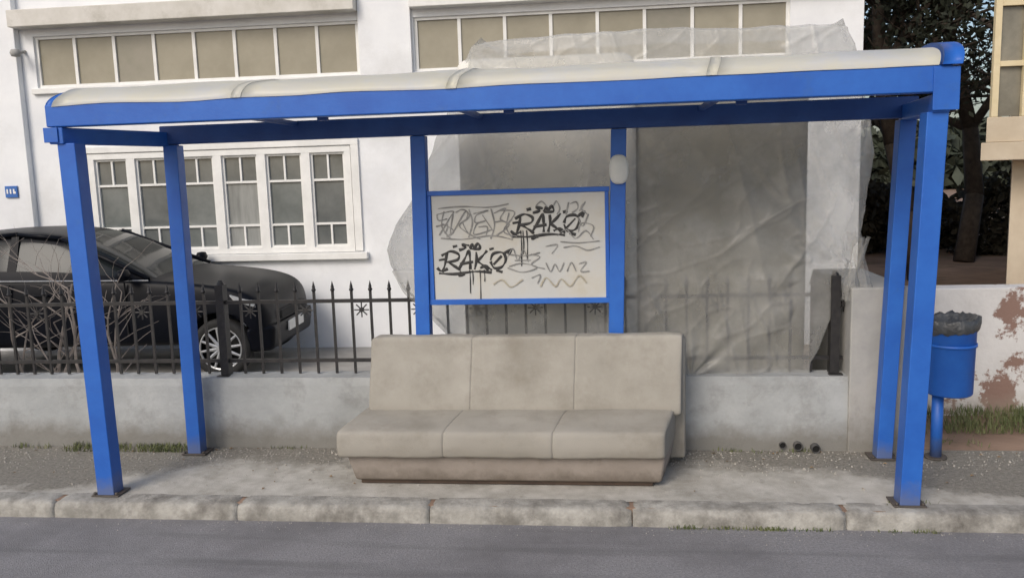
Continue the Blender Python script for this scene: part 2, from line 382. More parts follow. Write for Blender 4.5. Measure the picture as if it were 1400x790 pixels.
box('panel_sheet',px0+.03,px1-.03,yp-.006,yp+.006,pz0+.03,pz1-.03,M['panel'],bs)
box('frame_top',px0-.02,px1,yp-.02,yp+.02,pz1-.03,pz1+.002,M['blue'],bs,.004)
box('frame_bottom',px0-.02,px1+.02,yp-.02,yp+.02,pz0-.002,pz0+.035,M['blue'],bs,.004)
box('frame_left',px0-.005,px0+.028,yp-.018,yp+.018,pz0+.035,pz1-.03,M['blue'],bs,.004)
box('frame_right',px1-.032,px1-.006,yp-.018,yp+.018,pz0+.035,pz1-.03,M['blue'],bs,.004)

def stroke(pts,wd,m,order=[0]):
    P=[Vector((u,v,0)) for u,v in pts]
    out=[]
    if len(P)>2:
        for i in range(len(P)-1):
            p0=P[max(i-1,0)];p1=P[i];p2=P[i+1];p3=P[min(i+2,len(P)-1)]
            for t in (0,.2,.4,.6,.8):
                out.append(.5*((2*p1)+(-p0+p2)*t+(2*p0-5*p1+4*p2-p3)*t*t+(-p0+3*p1-3*p2+p3)*t**3))
        out.append(P[-1])
    else: out=P
    order[0]+=1
    off=yp-.0075-.00006*order[0]
    cu=bpy.data.curves.new('s','CURVE');cu.dimensions='3D';cu.bevel_depth=wd;cu.bevel_resolution=0
    sp=cu.splines.new('POLY');sp.points.add(len(out)-1)
    for i,p in enumerate(out):
        sp.points[i].co=(px0+.035+p.x/100,pz1-.035-p.y/100,0,1)
        sp.points[i].radius=.5+.7*abs(math.sin(i*.37+order[0]))
    ob=bpy.data.objects.new('s',cu);COL.objects.link(ob)
    dg=bpy.context.evaluated_depsgraph_get();dg.update()
    me=bpy.data.meshes.new_from_object(ob.evaluated_get(dg))
    v=[(q.co.x,off+q.co.z*.12,q.co.y) for q in me.vertices];f=[tuple(p.vertices) for p in me.polygons]
    bpy.data.objects.remove(ob);bpy.data.curves.remove(cu)
    key=m.name;G.setdefault(key,([],[],m));b=len(G[key][0]);G[key][0].extend(v);G[key][1].extend([tuple(b+i for i in q) for q in f])
G={}
def tag(ox,oy,s,m,wd,sl=0):
    T=[[(1,-7),(0,4),(-2,11)],[(-4,-4),(4,-8),(12,-5),(11,0),(1,2)],[(3,2),(11,7),(15,10)],
       [(13,9),(18,-1),(21,-8),(23,0),(24,9)],[(14,4),(26,2)],
       [(28,9),(29,0),(28,-7)],[(29,2),(34,-3),(38,-8)],[(29,1),(35,5),(41,10)],
       [(42,1),(44,-5),(52,-6),(56,0),(53,7),(46,8),(42,2)],[(45,5),(52,-3)],[(54,-5),(60,-9),(58,-4)],
       [(-5,12),(10,13),(28,11),(44,12)],[(22,-10),(24,-14),(26,-11),(29,-15),(31,-10),(22,-10)],[(12,-9),(18,-11),(15,-14),(21,-13)],[(40,-9),(44,-10)],[(-6,0),(0,-1)],
       [(-7,7),(-3,10),(3,8)],[(6,-12),(10,-13)],[(33,8),(38,6),(44,10)],[(16,11),(14,15),(19,13)],[(48,10),(54,12)]]
    for st in T: stroke([(ox+(u+sl*v)*s,oy+v*s) for u,v in st],wd,m)
tag(7.5,43,.74,M['ink'],.0088,-.12)
tag(58.5,19,.72,M['ink'],.0088,-.12)
for u,l in ((59.5,48),(61,40),(63.5,44)): stroke([(u,24),(u+.4,33),(u,l)],.004,M['ink'])
for u,l in ((24,66),(26,60),(31,70),(34,58)): stroke([(u,50),(u+.2,56),(u,l)],.0035,M['ink'])
for st in [[(70,8),(74,5),(78,9)],[(82,8),(84,5),(86,10),(84,14)],[(92,6),(90,14)],[(93,7),(97,6),(98,10),(94,13)],[(99,12),(103,6),(100,10),(104,14)],[(98,16),(101,22),(105,14)]]:
    stroke(st,.0045,M['inkg'])
for st in [[(3,12),(14,10),(12,14),(4,26)],[(3,12),(4,16),(10,15)],[(14,12),(12,26),(22,11),(25,14),(18,20),(27,27)],[(28,12),(38,10),(30,13),(29,18),(36,17),(30,19),(28,26),(40,23)],
           [(42,12),(50,9),(46,16),(52,20),(43,27)],[(5,28),(20,29),(40,27),(54,30)],[(6,18),(14,23),(9,27)],[(34,13),(41,24)],[(46,10),(56,12),(48,24),(57,28)],[(20,17),(24,25),(32,29)],
           [(4,8),(20,7),(38,8),(52,6)],[(2,20),(10,19),(8,25)],[(16,11),(20,9),(24,11),(23,16)],[(31,21),(37,21),(36,27)],[(42,18),(48,17)],[(8,10),(6,20),(12,29)],[(25,9),(27,18),(24,28)],[(40,9),(42,20),(39,29)],[(52,12),(50,22),(54,29)]]:
    stroke(st,.0042,M['inkg'])
for st in [[(50,42),(54,36),(57,44),(61,37),(64,45)],[(51,48),(60,46),(70,49),(60,52),(50,49)],[(66,40),(72,42),(66,47),(75,50)],[(84,28),(90,24),(96,30),(103,25),(108,31)],[(86,32),(98,33),(112,32)],
           [(52,40),(62,41),(72,39)],[(55,44),(66,44)],[(98,26),(100,20),(108,22),(106,29)],[(88,36),(96,35),(104,38),(112,36)],[(66,56),(72,54),(70,60)],[(76,35),(84,34),(80,40)],
           [(76,46),(79,52),(82,47),(85,52),(88,46)],[(90,52),(93,46),(96,52)],[(98,47),(103,46),(99,52),(105,52)]]:
    stroke(st,.0036,M['inkg'])
for st in [[(72,62),(76,56),(82,62),(86,57),(92,62),(98,55),(103,60)],[(40,60),(46,57),(52,62),(60,57)]]:
    stroke(st,.005,M['inkb'])
for k_,(v,f,m) in G.items(): meshobj('graffiti_'+k_,v,f,m,bs)

def oval():
    v=[];f=[];n=28
    for y,sc in((D-.052,1),(D-.080,1),(D-.092,.82),(D-.095,.0)):
        for i in range(n):
            t=2*math.pi*i/n;c=math.cos(t);s_=math.sin(t)
            v.append((3.262+.062*sc*math.copysign(abs(c)**.75,c),y,1.955+.095*sc*math.copysign(abs(s_)**.75,s_)))
    for j in range(3):
        for i in range(n): f.append((j*n+i,j*n+(i+1)%n,(j+1)*n+(i+1)%n,(j+1)*n+i))
    return meshobj('lamp_cover',v,f,M['lightpl'],None,True)
e=empty('oval_lamp');o=oval();o.parent=e
# ---------------------------------------------------------------- sofa
sf=empty('sofa')
def shx(y): return .20*(y-.2)
def sbox(name,x0,x1,pts,m,bev,seg=4):
    n=len(pts);v=[]
    for xx in (x0,x1):
        for y,z in pts: v.append((xx+shx(y),y,z))
    f=[tuple(range(n))[::-1],tuple(range(n,2*n))]
    for i in range(n): f.append((i,(i+1)%n,n+(i+1)%n,n+i))
    o=meshobj(name,v,f,m,sf)
    bm=bmesh.new();bm.from_mesh(o.data);bmesh.ops.recalc_face_normals(bm,faces=bm.faces);bm.to_mesh(o.data);bm.free()
    addbevel(o,bev,seg)
    return o
sx0,sx1=1.475,3.525
sbox('plinth',sx0+.10,sx1-.09,[(.225,.005),(.225,.04),(.62,.04),(.62,.005)],M['wood'],.004)
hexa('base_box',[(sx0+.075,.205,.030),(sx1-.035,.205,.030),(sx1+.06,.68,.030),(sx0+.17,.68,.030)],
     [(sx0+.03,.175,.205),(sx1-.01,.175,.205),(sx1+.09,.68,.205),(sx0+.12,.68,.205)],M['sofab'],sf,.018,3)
wd=(sx1-sx0)/3
def cushion(name,x0,x1,prof,m,nu=40,puff=.01,seed=0,pl=.008,pr=.008):
    Q=prof
    for _ in range(3):
        R=[]
        for i in range(len(Q)):
            a=Q[i];b=Q[(i+1)%len(Q)]
            R+= [(a[0]*.82+b[0]*.18,a[1]*.82+b[1]*.18),(a[0]*.18+b[0]*.82,a[1]*.18+b[1]*.82)]
        Q=R
    cy=sum(q[0] for q in Q)/len(Q);cz=sum(q[1] for q in Q)/len(Q)
    v=[];f=[];m_=len(Q)
    for i in range(nu+1):
        t=i/nu; t=t+ (-.045*math.sin(2*math.pi*t)) ; xx=x0+(x1-x0)*t
        ins=pl*math.exp(-(t*(x1-x0)/.012)**1.2)+pr*math.exp(-((1-t)*(x1-x0)/.012)**1.2)
        for (y,z) in Q:
            d=math.hypot(y-cy,z-cz)
            s_=(d-ins)/d
            nz=noise.noise(Vector((xx*3+seed,y*4,z*4)))*.010+noise.noise(Vector((xx*8+seed,y*9,z*9)))*.005+noise.noise(Vector((xx*20+seed,y*12,z*12)))*.0015
            pf=puff*math.sin(math.pi*min(max(t,0),1))**.7*.4
            v.append((xx+shx(y),cy+(y-cy)*s_+(y-cy)/d*(nz),cz+(z-cz)*s_+(z-cz)/d*(nz+pf)))
    for i in range(nu):
        for j in range(m_):
            f.append((i*m_+j,i*m_+(j+1)%m_,(i+1)*m_+(j+1)%m_,(i+1)*m_+j))
    f.append(tuple(range(m_)));f.append(tuple(range(nu*m_,nu*m_+m_))[::-1])
    o=meshobj(name,v,f,m,sf,True)
    bm=bmesh.new();bm.from_mesh(o.data);bmesh.ops.recalc_face_normals(bm,faces=bm.faces);bm.to_mesh(o.data);bm.free()
    for p in o.data.polygons:
        if len(p.vertices)>4:p.use_smooth=False
    return o
seat=[(.13,.20),(.12,.27),(.133,.355),(.158,.374),(.35,.400),(.58,.415),(.60,.40),(.60,.21),(.3,.205)]
back=[(.505,.36),(.50,.43),(.575,.80),(.585,.872),(.605,.886),(.70,.884),(.715,.86),(.69,.6),(.66,.36)]
for i in range(3):
    cushion('seat_cushion_%d'%i,sx0+i*wd,sx0+(i+1)*wd,seat,M['sofa'],puff=.010,seed=0,pl=.016 if i==0 else .004,pr=.016 if i==2 else .004)
bw=(3.575-1.515)/3
for i in range(3):
    cushion('back_cushion_%d'%i,1.515+i*bw,1.515+(i+1)*bw,back,M['sofa'],seed=20,puff=.003,pl=.010 if i==0 else .003,pr=.010 if i==2 else .003)
sbox('back_frame',1.53,3.585,[(.645,.04),(.645,.85),(.725,.85),(.725,.04)],M['sofa'],.012)

# ---------------------------------------------------------------- plastic-covered stack
pt=empty('plastic_covered_stack')
Lb=[(.47,2.12),(.6,2.07),(.8,1.98),(.95,1.84),(1.12,1.66),(1.3,1.56),(1.42,1.545),(1.6,1.62),(1.8,1.76),(2.0,1.85),(2.2,1.93),(2.5,2.08),(2.75,2.17),(2.86,2.22),(2.93,2.30)]
Rb=[(.47,4.60),(.6,4.61),(.8,4.70),(1.0,4.78),(1.15,4.84),(1.3,4.90),(1.6,4.98),(2.0,5.02),(2.3,5.0),(2.6,4.93),(2.8,4.88),(2.93,4.84)]
def interp(T,z):
    return float(np.interp(z,[a for a,b in T],[b for a,b in T]))
def ridge(p,k_=5):
    a=abs(noise.noise(p)); return (1-a*2.5)**k_ if a<.4 else 0
def gather(x,z,cx,cz,n_,amp,fall,ph=0):
    r=math.hypot(x-cx,z-cz);a=math.atan2(z-cz,x-cx)
    return amp*math.sin(a*n_+ph+2*noise.noise(Vector((a*2,r,ph))))*math.exp(-r/fall)*min(1,r/.08)
v=[];f=[];NU=340;NV=210
for j in range(NV+1):
    tv=j/NV
    if tv<.9: z=.47+(2.86-.47)*tv/.9; topk=0
    else: topk=(tv-.9)/.1; z=2.86+.07*math.sin(topk*math.pi/2)
    xl=interp(Lb,z);xr=interp(Rb,z)
    xl+=.02*noise.noise(Vector((0,z*5,3)));xr+=.03*noise.noise(Vector((4,z*5,3)))
    for i in range(NU+1):
        tu=i/NU
        if tu<.08: s_=tu/.08; x=xl+.30*(1-s_)**2; y=1.26+1.2*(1-s_)
        elif tu>.92: s_=(1-tu)/.08; x=xr-.18*(1-s_)**2; y=1.26+1.2*(1-s_)
        else:
            q=(tu-.08)/.84; x=xl+(xr-xl)*q
            edge=abs(2*q-1); y=.975+.285*edge**7
        y+=max(0,(z-1.3))*.06
        rt=1+1.2*max(0,min(1,(x-4.2)/.5))
        wv =.030*noise.noise(Vector((x*1.0+z*.4,z*.4,2.0)))
        wv+=.034*ridge(Vector((x*1.7+z*.55,z*.35,5.0)),6)*max(0,.5+1.2*noise.noise(Vector((x*.8,z*.8,31))))
        wv+=.026*ridge(Vector((x*1.5-z*1.3,z*.4+x*.2,9.0)),7)*max(0,.4+1.4*noise.noise(Vector((x*.9+9,z*.9,31))))*rt
        wv+=.012*ridge(Vector((x*4.5+z*1.2,z*1.0,19.0)),5)*rt
        wv+=.008*ridge(Vector((x*3-z*5,z*3+x,23.0)),6)*rt
        wv+=.003*noise.noise(Vector((x*9,z*4+x,13)))
        wv+=gather(x,z,4.90,1.18,18,.036,.60)+gather(x,z,4.98,2.35,13,.024,.7,1)+gather(x,z,1.95,.85,12,.02,.4,2)+gather(x,z,3.75,.50,11,.022,.45,3)+gather(x,z,2.2,2.85,12,.018,.5,4)
        dy=-wv
        if tu<.08 or tu>.92: x+=dy*.5*(1 if tu>.5 else -1)
        y+=dy+.02
        if z<1.28 and .08<=tu<=.92:
            q=(tu-.08)/.84
            if 0.02<q<.985: y=min(y,1.025)
        y=max(y,.87)
        zz=z+(.02*noise.noise(Vector((x*1.3,0,4)))+.012*noise.noise(Vector((x*5,0,4))))*(1 if tv>.8 else tv*.6)+(0 if tv>.05 else .03*noise.noise(Vector((x*4,1,1))))
        if topk: y+=1.1*topk**2*(1 if .08<tu<.92 else 0)
        v.append((x,y,zz))
for j in range(NV):
    for i in range(NU):
        q=j*(NU+1)+i; f.append((q,q+1,q+NU+2,q+NU+1))
meshobj('sheet',v,f,M['tarp'],pt,True)
box('pale_backing_box',2.10,3.40,1.30,2.30,0,2.78,M['load'],pt,.10,5)  # plain box added so a pale tone shows through the sheet
box('dark_backing_box',3.405,4.62,1.34,2.30,0,2.62,M['load2'],pt,.14,6)  # plain box added to darken what shows through the sheet
# bunched hem of the sheet tied at the right
v=[];f=[]
for s_ in range(3):
    b=len(v)
    for j in range(30):
        t=j/29; z=1.50-.46*t-.04*s_; cx=4.80+.035*s_+.03*math.sin(t*5+s_*2)
        for q in range(9):
            a=math.pi*q/8; rad=(.040+.014*math.sin(a*5+t*7+s_))*(1-.35*t)
            v.append((cx-math.cos(a)*rad,.945-math.sin(a)*rad*.8+.01*noise.noise(Vector((q,j*.5,s_))),z+.01*math.sin(q*1.7+s_)))
    for j in range(29):
        for q in range(8): a=b+j*9+q; f.append((a,a+1,a+10,a+9))
meshobj('tied_hem',v,f,M['tarp'],pt,True)

# ---------------------------------------------------------------- house
hs=empty('white_house',(0,5.5,0))
Y=5.5
X0,X1=-12,6.15
HT=6.6
def hb(n,x0,x1,y0,y1,z0,z1,m,bev=0): return box(n,x0,x1,y0,y1,z0,z1,m,hs,bev)
hb('wall_lower',X0,X1,Y,Y+.3,-.4,1.02,M['wallw'])
hb('wall_l1',X0,-3.45,Y,Y+.3,1.02,2.34,M['wallw'])
hb('wall_l2',.03,X1,Y,Y+.3,1.02,2.34,M['wallw'])
hb('wall_mid',X0,X1,Y,Y+.3,2.34,3.20,M['wallw'])
hb('wall_u1',X0,-4.04,Y,Y+.3,3.20,3.84,M['wallw'])
hb('wall_u2',.207,.90,Y,Y+.3,3.20,3.84,M['wallw'])
hb('wall_u3',5.33,X1,Y,Y+.3,3.20,3.84,M['wallw'])
hb('wall_top',X0,X1,Y,Y+.3,3.84,HT,M['wallw'])
hb('side_wall_right',X1-.3,X1-.003,Y+.3,Y+9,-.4,HT,M['wallw'])
hb('side_wall_left',X0,X0+.3,Y+.3,Y+9,-.4,HT,M['wallw'])
hb('rear_wall',X0,X1,Y+9,Y+9.3,-.4,HT,M['wallw'])
hb('roof',X0-.4,X1+.4,Y-.5,Y+9.6,HT,HT+.25,M['ledge'],.02)
hb('interior_back',X0+.3,X1-.3,Y+1.2,Y+1.25,-.3,HT,M['ledge'])
hb('pier_left',X0-.01,-4.22,Y-.10,Y-.002,-.4,HT,M['wallw'],.01)
hb('pilaster',.23,.88,Y-.07,Y-.002,3.14,HT,M['wallw'],.01)
hb('ledge_l',-4.215,.228,Y-.22,Y-.003,3.93,4.14,M['ledge'],.012)
hb('ledge_r',.882,6.0,Y-.16,Y-.003,3.93,4.08,M['trim'],.012)
hb('band_l',-4.1,.226,Y-.05,Y-.002,3.12,3.19,M['trim'],.008)
hb('band_r',.884,5.4,Y-.05,Y-.002,3.12,3.19,M['trim'],.008)
def transom(x0,x1,z0,z1,n,tag_):
    A=Acc();ft=.020
    A.box(x0,x1,Y+.03,Y+.09,z1-.035,z1-.001);A.box(x0,x1,Y+.03,Y+.09,z0+.001,z0+.035)
    p=(x1-x0)/n
    for i in range(n+1):
        c=x0+p*i; c=min(max(c,x0+ft),x1-ft); A.box(c-ft,c+ft,Y+.035,Y+.085,z0+.035,z1-.035)
    A.obj('transom_frame_'+tag_,M['trim'],hs)
    for i in range(n):
        hb('transom_pane_'+tag_,x0+p*i+.01,x0+p*(i+1)-.01,Y+.06,Y+.065,z0+.03,z1-.03,M['tan'] if random.random()<.6 else M['tan2'])
transom(-4.04,.207,3.20,3.84,8,'l'); transom(.90,5.33,3.20,3.84,8,'r')
A=Acc();x0,x1,z0,z1=-3.45,.03,1.02,2.34
A.box(x0,x1,Y-.02,Y+.10,z1-.07,z1-.002);A.box(x0,x1,Y-.02,Y+.10,z0+.002,z0+.07)
p=(x1-x0)/6
for i in range(7):
    c=x0+p*i; c=min(max(c,x0+.04),x1-.04); A.box(c-.055 if 0<i<6 else c-.04,c+.055 if 0<i<6 else c+.04,Y-.018,Y+.098,z0+.07,z1-.07)
for i in range(6):
    a=x0+p*i+.055;b=x0+p*(i+1)-.055
    if i==0:a+=.025
    if i==5:b-=.025
    zb,zt=z0+.07,z1-.07
    y0,y1=Y+.015,Y+.07
    s_=.028
    A.box(a,a+s_,y0,y1,zb,zt);A.box(b-s_,b,y0,y1,zb,zt);A.box(a+s_,b-s_,y0,y1,zb,zb+s_);A.box(a+s_,b-s_,y0,y1,zt-s_,zt)
    zl=zb+.29;zu=zt-.34
    A.box(a+s_,b-s_,y0+.003,y1,zl-.014,zl+.014);A.box(a+s_,b-s_,y0+.003,y1,zu-.014,zu+.014)
    c=(a+b)/2
    A.box(c-.012,c+.012,y0+.005,y1,zb+s_,zl-.014);A.box(c-.012,c+.012,y0+.005,y1,zu+.014,zt-s_)
    gm=[M['g1'],M['g3'],M['g1'],M['g2'],M['g1'],M['g3']][i]
    hb('pane',a+.01,b-.01,Y+.045,Y+.05,zb+.01,zl,gm); hb('pane',a+.01,b-.01,Y+.046,Y+.051,zl+.001,zu,gm); hb('pane',a+.01,b-.01,Y+.045,Y+.05,zu+.001,zt-.01,M['g3'])
A.obj('casement_frames',M['trim'],hs)
hb('architrave_top',-3.56,.14,Y-.035,Y-.002,2.35,2.43,M['trim'],.006)
hb('architrave_r',.04,.14,Y-.035,Y-.002,1.03,2.35,M['trim'],.006)
hb('architrave_l',-3.56,-3.46,Y-.035,Y-.002,1.03,2.35,M['trim'],.006)
hb('window_sill',-3.62,.20,Y-.09,Y-.002,.93,1.015,M['trim'],.008)
hn=empty('house_number_sign');box('plate',-4.56,-4.39,Y-.125,Y-.105,1.82,1.97,M['signb'],hn,.004)
for i,dx in enumerate((0,.045,.09)):
    B=Acc();B.box(-4.535+dx,-4.515+dx,Y-.130,Y-.126,1.87,1.93)
    if i==2:B.box(-4.515+dx,-4.50+dx,Y-.130,Y-.126,1.87,1.90)
    B.obj('digit',M['trim'],hn)
sl=empty('security_lamp');o=lathe('housing',[(.0,-.05),(.05,-.04),(.065,0),(.05,.04),(0,.05)],(-4.16,Y-.19,3.62),M['pillar'],sl,16);cyl('arm',(-4.16,Y-.19,3.62),(-4.16,Y,3.66),.02,.02,M['pillar'],sl,8)

# ---------------------------------------------------------------- parked car
car=empty('parked_car')
yc=4.33
st=[(-5.05,.55,.42,.80,.88,.50),(-5.0,.74,.32,.90,.98,.62),(-4.85,.82,.24,.96,1.08,.66),(-4.55,.86,.22,.98,1.28,.62),(-4.1,.875,.2,.98,1.43,.60),(-3.5,.88,.2,.98,1.49,.60),
    (-3.0,.88,.2,.975,1.49,.60),(-2.6,.88,.2,.965,1.43,.60),(-2.25,.88,.2,.955,1.30,.60),(-1.85,.88,.2,.935,1.10,.64),(-1.55,.88,.2,.915,.965,.68),(-1.45,.88,.2,.91,.935,.72),
    (-1.0,.87,.2,.865,.895,.72),(-.72,.86,.2,.81,.845,.70),(-.54,.84,.2,.74,.785,.66),(-.44,.78,.2,.64,.69,.60),(-.39,.68,.24,.52,.60,.52),(-.375,.60,.28,.45,.52,.46)]
v=[];f=[]
for (x,hw,zb,zs,zt,ht) in st:
    half=[(0,zb),(hw*.88,zb),(hw*.97,zb+.10),(hw,zb+(zs-zb)*.45),(hw*.985,zb+(zs-zb)*.78),(hw*.95,zs),(hw*.90,zs+.02),(ht+.02,zt-.05 if zt-zs>.1 else zs+(zt-zs)*.6),(ht*.9,zt-.012),(ht*.5,zt),(0,zt+.012)]
    ring=[(x,yc-y,z) for y,z in half]+[(x,yc+y,z) for y,z in half[1:-1][::-1]]
    ringN=len(ring);v+=ring
for i in range(len(st)-1):
    for j in range(ringN): f.append((i*ringN+j,(i+1)*ringN+j,(i+1)*ringN+(j+1)%ringN,i*ringN+(j+1)%ringN))
f.append(tuple(range(ringN)));f.append(tuple(range((len(st)-1)*ringN,len(st)*ringN))[::-1])
body=meshobj('body',v,f,M['carp'],car,True)
bm=bmesh.new();bm.from_mesh(body.data);bmesh.ops.recalc_face_normals(bm,faces=bm.faces);bm.to_mesh(body.data);bm.free()
body.data.materials.append(M['carg'])
for p in body.data.polygons:
    if len(p.vertices)!=4: continue
    js=sorted(set(q%ringN for q in p.vertices)); i0=min(q//ringN for q in p.vertices)
    side = js in ([6,7],[13,14])
    if side and 3<=i0<=8: p.material_index=1
    if i0 in (7,8,9) and js in ([7,8],[8,9],[9,10],[10,11],[11,12],[12,13]): p.material_index=1
    if i0 in (2,3) and js in ([8,9],[9,10],[10,11],[11,12]): p.material_index=1
sub=body.modifiers.new('s','SUBSURF');sub.levels=2;sub.render_levels=2
for xw in(-.88,-3.78):
    c=cyl('cut',(xw,yc-1.2,.215),(xw,yc+1.2,.215),.375,.375,None,None,40)
    bo=body.modifiers.new('b','BOOLEAN');bo.object=c;bo.operation='DIFFERENCE';bo.solver='EXACT'
dg=bpy.context.evaluated_depsgraph_get();dg.update()
me=bpy.data.meshes.new_from_object(body.evaluated_get(dg));body.modifiers.clear();body.data=me
for o in list(bpy.data.objects):
    if o.name.startswith('cut'): bpy.data.objects.remove(o)
for xa,xb_ in ((-3.15,-3.12),(-4.15,-4.1)):
    hexa('door_pillar',[(xa-.03,yc-.80,.99),(xb_+.05,yc-.80,.99),(xb_+.05,yc-.77,.99),(xa-.03,yc-.77,.99)],[(xa-.02,yc-.63,1.44),(xb_+.03,yc-.63,1.44),(xb_+.03,yc-.6,1.44),(xa-.02,yc-.6,1.44)],M['carp'],car)
A=Acc()
A.rod((-1.62,yc-.79,.955),(-2.62,yc-.625,1.395),.026,.026,8);A.rod((-2.62,yc-.625,1.395),(-3.1,yc-.625,1.45),.024,.024,8);A.rod((-3.1,yc-.625,1.45),(-4.2,yc-.64,1.36),.024,.024,8)
A.rod((-1.62,yc+.79,.955),(-2.62,yc+.625,1.395),.026,.026,8)
A.obj('roof_rail',M['carp'],car,True)
A=Acc();A.rod((-1.6,yc-.845,.945),(-4.6,yc-.835,.99),.007,.007,6);A.obj('belt_trim',M['alloy'],car)
for ys in(-1,1):
    o=lathe('mirror',[(0,-.06),(.06,-.055),(.085,0),(.06,.05),(0,.06)],(0,0,0),M['carp'],car,14);o.location=(-1.80,yc+ys*.97,1.02);o.scale=(.8,1.2,1)
    cyl('mirror_arm',(-1.8,yc+ys*.82,.96),(-1.80,yc+ys*.93,.99),.02,.02,M['carp'],car,8)
A=Acc()
for xd in(-1.85,-3.1,-4.08): A.box(xd,xd+.006,yc-.889,yc-.86,.36,.93)
A.obj('door_gap',M['tyre'],car)
for xd in (-2.85,-3.85): box('door_handle',xd,xd+.18,yc-.905,yc-.875,.80,.825,M['carp'],car,.008)
def wheel(xw,ys):
    s_=ys
    yo=yc+s_*.865;zc=.205;R=.315
    prof=[(.21,-.19),(.275,-.195),(.305,-.18),(R,-.14),(R,-.05),(.305,-.01),(.275,.0),(.235,-.005),(.215,-.03)]
    v=[];f=[];n=44
    for r,yy in prof:
        for i in range(n):
            t=2*math.pi*i/n;v.append((xw+r*math.cos(t),yo+s_*yy,zc+r*math.sin(t)))
    for j in range(len(prof)-1):
        for i in range(n): f.append((j*n+i,j*n+(i+1)%n,(j+1)*n+(i+1)%n,(j+1)*n+i))
    meshobj('tyre',v,f,M['tyre'],car,True)
    cyl('wheel_back',(xw,yo-s_*.16,zc),(xw,yo-s_*.14,zc),.22,.22,M['tyre'],car,24)
    A=Acc()
    for k_ in range(12):
        t=2*math.pi*k_/12+.15;c,q=math.cos(t),math.sin(t)
        A.rod((xw+c*.03,yo-s_*.03,zc+q*.03),(xw+c*.225,yo-s_*.022,zc+q*.225),.020,.012,6)
    for k_ in range(40):
        t=2*math.pi*k_/40;t2=2*math.pi*(k_+1)/40
        A.rod((xw+math.cos(t)*.225,yo-s_*.02,zc+math.sin(t)*.225),(xw+math.cos(t2)*.225,yo-s_*.02,zc+math.sin(t2)*.225),.012,.012,5)
    A.rod((xw,yo-s_*.04,zc),(xw,yo-s_*.01,zc),.045,.04,12)
    A.obj('rim',M['alloy'],car,False)
for xw in(-.88,-3.78):
    for ys in(-1,1): wheel(xw,ys)
for ys in(-1,1):
    hexa('headlight',[(-.70,yc+ys*.855,.70),(-.49,yc+ys*.80,.62),(-.49,yc+ys*.66,.62),(-.70,yc+ys*.72,.70)],[(-.76,yc+ys*.850,.77),(-.52,yc+ys*.795,.70),(-.52,yc+ys*.66,.73),(-.74,yc+ys*.72,.80)],M['lens'],car,.015)
hexa('bumper',[(-.58,yc-.84,.14),(-.37,yc-.68,.14),(-.37,yc+.68,.14),(-.58,yc+.84,.14)],[(-.60,yc-.865,.42),(-.335,yc-.70,.42),(-.335,yc+.70,.42),(-.60,yc+.865,.42)],M['carp'],car,.05,4)
box('grille',-.385,-.340,yc-.42,yc+.42,.44,.54,M['tyre'],car,.01)
box('licence_plate',-.34,-.320,yc-.26,yc+.26,.28,.39,M['trim'],car,.004)
ang=math.radians(3);piv=Vector((-.88,3.47,0))
car.matrix_world=Matrix.Translation(piv)@Matrix.Rotation(ang,4,'Z')@Matrix.Translation(-piv)

# ---------------------------------------------------------------- bare shrub behind the railing
sh=empty('bare_shrub')
A=Acc();rs=random.Random(3)
def br(p,d,L,r,dep):
    n=4
    for i in range(n):
        d2=(d+Vector((rs.uniform(-.35,.35),rs.uniform(-.15,.15),rs.uniform(-.22,.18)))).normalized()
        q=p+d2*L/n
        A.rod(p,q,r,r*.82,5);r*=.82;p=q;d=d2
        if dep>0 and rs.random()<.8:
            dd=(d+Vector((rs.uniform(-1.2,1.2),rs.uniform(-.4,.4),rs.uniform(-.5,.5)))).normalized()
            br(p,dd,L*.6,r*.7,dep-1)
for s_ in range(5):
    br(Vector((-1.5+s_*.17,1.40+rs.uniform(-.1,.1),-.03)),Vector((rs.uniform(-.45,.45),rs.uniform(-.05,.05),1)).normalized(),rs.uniform(.95,1.25),.020,3 if s_%2 else 2)
A.obj('branches',M['twig'],sh)

# ---------------------------------------------------------------- litter bin
bn=empty('litter_bin')
bx,by=5.39,.80
lathe('bin_body',[(0,.44),(.135,.44),(.142,.45),(.150,.86),(.156,.865),(.156,.885),(.146,.885),(.138,.47),(0,.465)],(bx,by,0),M['blue'],bn,36)
lathe('bin_band',[(.1505,.76),(.157,.762),(.157,.78),(.1505,.78)],(bx,by,0),M['blue'],bn,36)
v=[];f=[];n=64;prof=[(.156,.855),(.165,.87),(.168,.90),(.164,.935),(.156,.948),(.145,.935),(.13,.91),(.06,.88),(0,.86)]
for j,(r,z) in enumerate(prof):
    for i in range(n):
        t=2*math.pi*i/n;k_=noise.noise(Vector((math.cos(t)*3,math.sin(t)*3,j*.5)))+.7*noise.noise(Vector((math.cos(t)*9,math.sin(t)*9,j*.8)))
        v.append((bx+r*(1+.06*k_)*math.cos(t),by+r*(1+.06*k_)*math.sin(t),z+.022*k_+.012*math.cos(t)))
for j in range(len(prof)-1):
    for i in range(n): f.append((j*n+i,j*n+(i+1)%n,(j+1)*n+(i+1)%n,(j+1)*n+i))
meshobj('bin_liner',v,f,M['bag'],bn,True)
cyl('pole',(bx-.065,by,0),(bx-.065,by,.44),.036,.036,M['blue'],bn,20)
cyl('pole_flange',(bx-.065,by,.002),(bx-.065,by,.014),.07,.07,M['plate'],bn,20)

